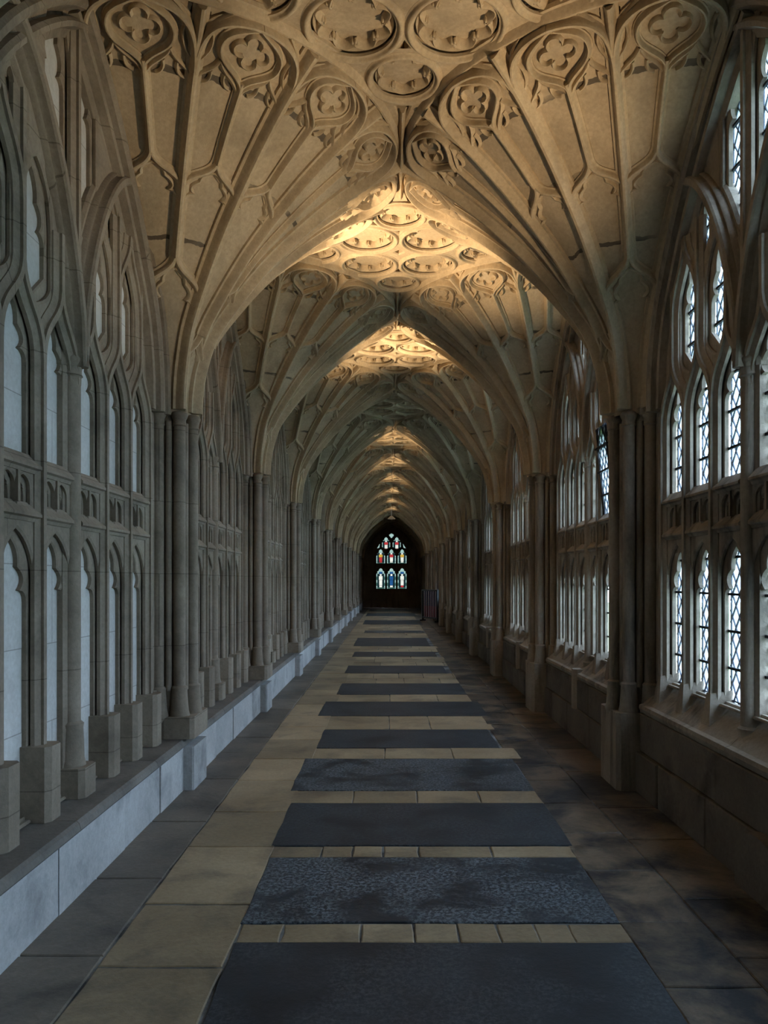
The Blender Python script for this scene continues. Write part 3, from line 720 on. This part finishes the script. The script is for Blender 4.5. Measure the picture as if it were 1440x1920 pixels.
for k in range(NEAR, LAST + 1):
    n = k - NEAR + 1
    w = empty('window_%d' % n, None, (TR, pier_y(k) + HB, 0), pi)
    where = {-2: 'behind the camera', -1: 'bright six-light leaded window closest to the camera, at the right edge', 0: 'second leaded stone window from the camera, one pane tilted open'}.get(
        k, '%s traceried stone window along the right wall counted from the camera' % ORD[k + 1])
    if k == -2: where = 'traceried leaded window beside the camera, before the one at the edge'
    if k >= 9: where = '%s window bay on the right wall, closed with an added infill to darken it' % ORD[k + 1]
    tag(w, where, 'window', 'structure', 'cloister windows')
    dress_bay(w, kitR, tracR, 0.5, False)
    put('band', band_me, w)
    if k >= 9: put('daylight_block', blank_me, w); continue  # infill added to keep daylight out of the last bays
    for i, c in enumerate(lights):
        fine = (k == -1 and c < 0)           # y runs away from -x after the turn: c < 0 is the far half
        glaze(w, c, 'low', fine)
        if k == 0 and i == 4:                # the light that stands open: a hinged iron casement leaning into the walk
            g = put('open_casement', GL['high'][0], w, (0.03, c, 0)); g.rotation_euler = (0, R(6.5), 0)
            g.location = (0.03 - 2.2 * sin(R(6.5)) + 0.0, c, 2.2 - 2.2 * cos(R(6.5)))
            fr = MB()
            for s in (-1, 1): fr.box(-0.012, 0.016, s * 0.155 - 0.012, s * 0.155 + 0.012, 2.2, 2.86)
            fr.box(-0.012, 0.016, -0.165, 0.165, 2.19, 2.215); fr.box(-0.012, 0.016, -0.165, 0.165, 2.84, 2.865)
            put('casement_frame', fr.mesh('casement_frame', M['black']), g); put('saddle_bars', GL['high'][1], g); put('pane', GL['high'][2], g)
        else: glaze(w, c, 'high', fine)
    for c in upper3: glaze(w, c, 'upper', False)
    for s in (-1, 1): glaze(w, s * 0.19, 'crown', False); glaze(w, s * 0.656, 'eye', False)

# ------------------------------------------------------------------ the ends of the walk
wall_back = put('wall_back', MB().box(-2.4, 2.4, Y_BACK - 0.7, Y_BACK - 0.4, 0, 5.1).mesh('wall_back', M['wall'])); tag(wall_back, 'plain stone wall closing the walk behind the camera', 'wall', 'structure')
def ew(c, w, z0, zs, za): return cusped(c, w, z0, zs, za)
el = [(-0.62, 'a'), (0.0, 'b'), (0.62, 'c')]
eh = []
for c, _ in el: eh += [cusped(c, 0.255, 1.12, 2.02, 2.30), cusped(c, 0.255, 2.58, 3.05, 3.40)]
for c in (-0.31, 0.31): eh.append(cusped(c, 0.235, 3.40, 3.82, 4.10, 0.12))
eh += [[(-0.11, 4.13), (0, 4.03), (0.11, 4.13), (0.14, 4.24), (0, 4.32), (-0.14, 4.24)], [(-0.84, 3.44), (-0.70, 3.48), (-0.66, 3.74)], [(0.84, 3.44), (0.66, 3.74), (0.70, 3.48)]]
end_me = plate('wall_end', [[(-2.4, 0), (2.4, 0), (2.4, 5.1), (-2.4, 5.1)]] + eh, 0.3, 0.0, M['right'])
wall_end = put('wall_end', end_me, None, (0, Y_END + 0.15, 0), -pi / 2)
tag(wall_end, 'dark end wall around the stained glass window at the far end', 'wall', 'structure')
win_end = empty('window_14', None, (0, Y_END + 0.12, 0)); tag(win_end, 'small stained glass window of saints glowing at the far end', 'window', 'structure')
def rectp(par, nm, x0, x1, z0, z1, mat, dy=0.0): return put(nm, MB().box(x0, x1, dy - 0.003, dy + 0.003, z0, z1).mesh(nm, M[mat]), par)
def polyp(par, nm, pts, mat, dy):
    n = len(pts); return put(nm, MB().add([(x, dy - 0.003, z) for x, z in pts] + [(x, dy + 0.003, z) for x, z in pts],
        [tuple(range(n)), tuple(range(2 * n - 1, n - 1, -1))] + [(i, (i + 1) % n, n + (i + 1) % n, n + i) for i in range(n)]).mesh(nm, M[mat]), par)
def mosaic(par, c, w, z0, z1, cols):
    """one stained light laid out edge to edge: border strips, dark ground, a standing figure of coloured pieces"""
    bw = 0.055
    for s in (-1, 1):
        nb = max(3, int((z1 - z0) / 0.16))
        for i in range(nb): rectp(par, 'pane', c + s * (w - bw / 2) - bw / 2, c + s * (w - bw / 2) + bw / 2, z0 + (z1 - z0) * i / nb, z0 + (z1 - z0) * (i + 1) / nb, ('glass_pale', 'glass_green' if cols[3] else 'glass_pale')[i % 2])
    h = z1 - z0; iw = w - bw
    rows = [(0.0, 0.07, 'glass_green'), (0.07, 0.16, cols[2]), (0.16, 0.42, cols[0]), (0.42, 0.60, cols[1]), (0.60, 0.70, 'glass_white'), (0.70, 0.80, 'glass_blue' if cols[3] else 'glass_pale'), (0.80, 1.0, 'glass_pale')]
    for i, (a, b, m) in enumerate(rows):
        za, zb = z0 + a * h, z0 + b * h
        if i in (0, 6): rectp(par, 'pane', c - iw, c + iw, za, zb, m)
        else:
            f = iw * (0.42, 0.46, 0.55, 0.30, 0.5)[i - 1]
            rectp(par, 'pane', c - f, c + f, za, zb, m)
            bar = MB().box(c - w, c + w, -0.012, -0.004, za - 0.006, za + 0.006).box(c - f - 0.006, c - f + 0.006, -0.012, -0.004, za, zb).box(c + f - 0.006, c + f + 0.006, -0.012, -0.004, za, zb)
            put('lead_came', bar.mesh('stained_came', M['lead']), par)
            for s in (-1, 1): a2, b2 = sorted((c + s * f, c + s * iw)); rectp(par, 'pane', a2, b2, za, zb, 'glass_dark' if i < 5 else 'glass_pale')
for i, (c, _) in enumerate(el):
    a = empty('stained_light', win_end); mosaic(a, c, 0.255, 1.10, 2.34, [('glass_white', 'glass_white', 'glass_white', 1), ('glass_blue', 'glass_blue', 'glass_white', 1), ('glass_white', 'glass_white', 'glass_red', 1)][i])
    b = empty('stained_light', win_end); mosaic(b, c, 0.255, 2.56, 3.44, [('glass_red', 'glass_gold', 'glass_red', 0), ('glass_white', 'glass_red', 'glass_white', 0), ('glass_white', 'glass_gold', 'glass_white', 0)][i])
for c in (-0.31, 0.31):
    a = empty('stained_light', win_end); mosaic(a, c, 0.25, 3.30, 4.14, ('glass_white', 'glass_red', 'glass_red', 0))
rectp(win_end, 'pane', -0.2, 0.2, 3.98, 4.36, 'glass_pale', -0.02)
for s in (-1, 1): rectp(win_end, 'pane', s * 0.74 - 0.14, s * 0.74 + 0.14, 3.42, 3.78, 'glass_pale', 0.02)

# ------------------------------------------------------------------ floor
floor = put('floor', MB().box(-2.4, 2.4, Y_BACK - 0.5, Y_END + 0.3, -0.2, -0.010).mesh('floor', M['mortar'])); tag(floor, 'worn flagstone floor with dark ledger slabs down the middle', 'floor', 'structure')
random.seed(11)
def flag(name, x0, x1, y0, y1, mat, gap=0.005, jit=0.006, z=None):
    z = random.uniform(-0.006, -0.002) if z is None else z; ch = 0.006
    j = lambda: random.uniform(-jit, jit)
    base = [(x0 + gap, y0 + gap), (x1 - gap, y0 + gap), (x1 - gap, y1 - gap), (x0 + gap, y1 - gap)]
    ring = []
    for i in range(4):          # a worn, slightly wavering edge
        a, b = base[i], base[(i + 1) % 4]; n = max(2, min(7, int(math.dist(a, b) / 0.14)))
        for q in range(n):
            t = q / n; ring.append((a[0] + (b[0] - a[0]) * t + j() * 0.7, a[1] + (b[1] - a[1]) * t + j() * 0.7))
    n = len(ring); cx = sum(p[0] for p in ring) / n; cy = sum(p[1] for p in ring) / n
    inn = [(cx + (x - cx) * (1 - ch / max(abs(x1 - x0) / 2, 0.05)), cy + (y - cy) * (1 - ch / max(abs(y1 - y0) / 2, 0.05))) for x, y in ring]
    vs = [(x, y, -0.03) for x, y in ring] + [(x, y, z - 0.004) for x, y in ring] + [(x, y, z) for x, y in inn]
    fs = [tuple(range(2 * n, 3 * n))]
    for a in (0, n): fs += [(a + i, a + (i + 1) % n, a + n + (i + 1) % n, a + n + i) for i in range(n)]
    return put(name, MB().add(vs, fs).mesh(name, mat), floor)
CX = -0.09
slabs = [(2.30, 3.42, -0.69, 1.085, 0), (3.61, 4.47, -0.70, 1.085, 1), (4.66, 5.56, -0.72, 1.11, 0), (5.88, 6.94, -0.765, 1.11, 1), (7.38, 8.30, -0.71, 1.06, 0), (9.12, 10.2, -0.855, 1.17, 0),
         (10.83, 12.0, -0.755, 1.09, 0), (13.3, 14.5, -0.79, 1.0, 0), (16.2, 17.3, -0.80, 1.0, 0), (18.8, 21.5, -0.90, 1.0, 0), (23.5, 24.6, -0.8, 1.0, 1), (28.0, 31.0, -1.0, 1.2, 0), (34.5, 37.5, -1.1, 1.2, 0), (40, 42, -1.1, 1.1, 0)]
pre = [(-0.6, 0.9, -0.7, 1.09, 0), (1.1, 2.1, -0.7, 1.09, 1)]
allslabs = pre + slabs; prev = -1.0
XA, XB = -0.72, 1.09
row_cuts = {3.42: [-0.69, -0.49, -0.13, 0.11, 0.31, 0.495, 0.67, 0.825, 1.085], 4.47: [-0.70, -0.40, -0.22, -0.04, 0.17, 0.60, 1.085], 5.56: [-0.73, -0.27, 0.20, 0.66, 1.11]}
for (y0, y1, xa, xb, worn) in allslabs:
    # pale stones between this slab and the one before
    gapd = y0 - prev; nrow = max(1, round(gapd / 0.55)); yy = prev
    for rI in range(nrow):
        ya, yb = prev + gapd * rI / nrow, prev + gapd * (rI + 1) / nrow
        if prev in row_cuts: cuts = row_cuts[prev]
        else:
            cuts = [XA]; 
            while cuts[-1] < XB - 0.5: cuts.append(cuts[-1] + random.uniform(0.38, 0.75))
            cuts.append(XB)
        for a, b in zip(cuts[:-1], cuts[1:]): flag('paving_stone', a + CX, b + CX, ya, yb, M['flag'], 0.004, 0.007)
    flag('ledger_slab', xa + CX, xb + CX, y0, y1, M['slate_worn'] if worn else M['slate'], 0.006, 0.008, 0.0)
    prev = y1
yy = prev
while yy < Y_END: flag('paving_stone', XA + CX, XB + CX, yy, min(yy + 0.9, Y_END), M['flag']); yy += 0.9
def column(xa, xb, mat, lo, hi, off):
    y = -1.0 + off
    while y < Y_END:
        h = random.uniform(lo, hi); a2 = []
        if xb - xa > 0.55 and random.random() < 0.3: mid = (xa + xb) / 2 + random.uniform(-0.1, 0.1); a2 = [(xa, mid), (mid, xb)]
        else: a2 = [(xa, xb)]
        for a, b in a2: flag('paving_stone', a + CX, b + CX, y, min(y + h, Y_END), mat)
        y += h
column(-1.60, -1.22, M['edgeflag'], 0.6, 1.1, 0.0)
column(-1.22, -0.69, M['flag'], 0.5, 0.85, 0.2)
column(1.075, 1.47, M['sideflag'], 0.55, 0.95, 0.1)
column(1.47, 1.90, M['sideflag'], 0.6, 1.1, 0.35)

# ------------------------------------------------------------------ stone bench along the left wall
bench = empty('stone_bench', None, (-1.67, P0, 0)); tag(bench, 'long low stone bench running along the panelled left wall', 'bench')
random.seed(5)
def bpart(name, mb, mat): return put(name, mb.mesh(name, M[mat]), bench, (1.67, -P0, 0))
for k in range(NEAR, LAST + 1):
    y0, y1 = pier_y(k) + 0.20, pier_y(k + 1) - 0.20; y = y0
    while y < y1 - 0.05:
        w = random.uniform(0.7, 1.1)
        if y1 - y - w < 0.5: w = y1 - y
        dx = random.uniform(-0.006, 0.006)
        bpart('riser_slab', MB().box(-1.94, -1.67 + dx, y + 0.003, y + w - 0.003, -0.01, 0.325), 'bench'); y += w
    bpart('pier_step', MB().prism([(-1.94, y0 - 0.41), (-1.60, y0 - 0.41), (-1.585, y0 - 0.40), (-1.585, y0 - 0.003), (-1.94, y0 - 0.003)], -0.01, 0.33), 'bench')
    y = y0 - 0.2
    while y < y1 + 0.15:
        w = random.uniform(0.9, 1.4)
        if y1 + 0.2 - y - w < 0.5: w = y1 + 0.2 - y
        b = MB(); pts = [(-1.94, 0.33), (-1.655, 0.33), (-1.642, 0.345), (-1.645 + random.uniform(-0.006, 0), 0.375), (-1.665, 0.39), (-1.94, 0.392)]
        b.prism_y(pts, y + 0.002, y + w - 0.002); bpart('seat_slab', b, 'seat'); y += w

# ------------------------------------------------------------------ movable things
st = empty('barred_stand', None, (1.22, 30.6, 0), R(-67)); tag(st, 'dark legged stand with pale upright bars and plum cloth near the far end', 'stand')
fm = MB()
for x in (-0.02, 1.30): fm.box(x - 0.03, x + 0.03, -0.03, 0.03, 0, 1.22)
put('frame', fm.box(-0.05, 1.33, -0.025, 0.025, 0.12, 0.17).box(-0.05, 1.33, -0.025, 0.025, 1.18, 1.24).mesh('stand_frame', M['black']), st)
put('cloth', MB().box(0.0, 1.28, 0.03, 0.05, 0.17, 0.60).mesh('stand_cloth', M['crimson']), st)
put('upper_cloth', MB().box(0.0, 1.28, 0.03, 0.05, 0.60, 1.18).mesh('stand_cloth_upper', M['navy']), st)
barm = MB().lathe([(0.018, 0.17), (0.018, 1.18)], seg=8).mesh('stand_bar', M['paleedge'], 60)
for i in range(6): put('bar', barm, st, (0.16 + i * 0.2, -0.02, 0))
for x in (-0.02, 1.30): put('foot', MB().box(x - 0.03, x + 0.03, -0.12, 0.12, 0, 0.05).mesh('stand_foot', M['black']), st)
pl = empty('pendant_lamp', None, (-0.02, 34.0, 4.30)); tag(pl, 'tiny white pendant lamp hanging from the vault above the far end', 'lamp')
put('cord', MB().lathe([(0.012, 0.12), (0.012, 0.64)], seg=6).mesh('lamp_cord', M['whitepaint']), pl)
put('shade', MB().lathe([(0.02, 0.14), (0.05, 0.12), (0.16, 0.02), (0.17, 0.0), (0.15, 0.0)], seg=16).mesh('lamp_shade', M['whitepaint'], 40), pl)
put('bulb', MB().lathe([(0.0, -0.03), (0.03, -0.015), (0.035, 0.02), (0.02, 0.06)], seg=10).mesh('lamp_bulb', M['whitepaint'], 60), pl)

# warm floodlights tucked behind the piers, washing the crown of the vault
def glow():
    m = bpy.data.materials.new('warm_lamp_lens'); m.use_nodes = True; nt = m.node_tree
    for n in list(nt.nodes): nt.nodes.remove(n)
    o = nt.nodes.new('ShaderNodeOutputMaterial'); e = nt.nodes.new('ShaderNodeEmission'); e.inputs[0].default_value = (1, 0.72, 0.4, 1); e.inputs[1].default_value = 3
    nt.links.new(e.outputs[0], o.inputs[0]); return m
M['lens'] = glow()
fl_body = MB().lathe([(0.0, 0.0), (0.03, 0.0), (0.034, 0.02), (0.034, 0.11), (0.030, 0.11), (0.028, 0.095)], seg=14).mesh('flood_body', M['black'], 40)
fl_lens = MB().lathe([(0.0, 0.095), (0.028, 0.095)], seg=14).mesh('flood_lens', M['lens'])
fl_arm = MB().box(0.03, 0.11, -0.012, 0.012, 0.03, 0.055).mesh('flood_bracket', M['iron'])
def flood(k, side, power, target, spot=58, dy=0.475):
    x, y, z = side * 1.80, pier_y(k) + dy, 2.45
    o = empty('floodlight', None, (x, y, z)); put('body', fl_body, o); put('lens', fl_lens, o)
    put('bracket', fl_arm, o, rz=0 if side > 0 else pi)
    sd = 'panelled wall' if side < 0 else 'window wall'
    tag(o, 'small black floodlight on the window wall beside the camera' if k < 0 else 'small black floodlight on the %s behind the %s pier in view' % (sd, ORD[k]), 'floodlight', None, 'vault floodlights')
    ld = bpy.data.lights.new('floodlight_beam', 'SPOT'); ld.energy = power; ld.color = (1.0, 0.74, 0.45); ld.spot_size = R(spot); ld.spot_blend = 1.0; ld.shadow_soft_size = 0.03
    lo = bpy.data.objects.new('floodlight_beam', ld); COL.objects.link(lo); lo.location = (x, y, z + 0.13)
    d = Vector(target) - lo.location; lo.rotation_euler = d.to_track_quat('-Z', 'Y').to_euler()
flood(-1, 1, 230, (-0.6, 5.1, 5.0), 84, 1.1)
flood(0, -1, 1000, (0.2, pier_y(0) + 1.3, 5.0), 52)
flood(1, 1, 1000, (0.15, pier_y(1) + 1.15, 5.0), 52)
for k, s in ((3, -1), (4, 1), (5, -1), (6, 1), (7, -1), (8, 1)): flood(k, s, 500, (0, pier_y(k) + 1.0, 5.0))  # the last one is added to lighten the end wall

# the garth outside the windows
lawn = put('lawn', MB().box(2.5, 60, -25, 70, -0.6, -0.4).mesh('lawn', M['grass'])); tag(lawn, 'cloister garth lawn outside the leaded windows', 'lawn', 'structure')
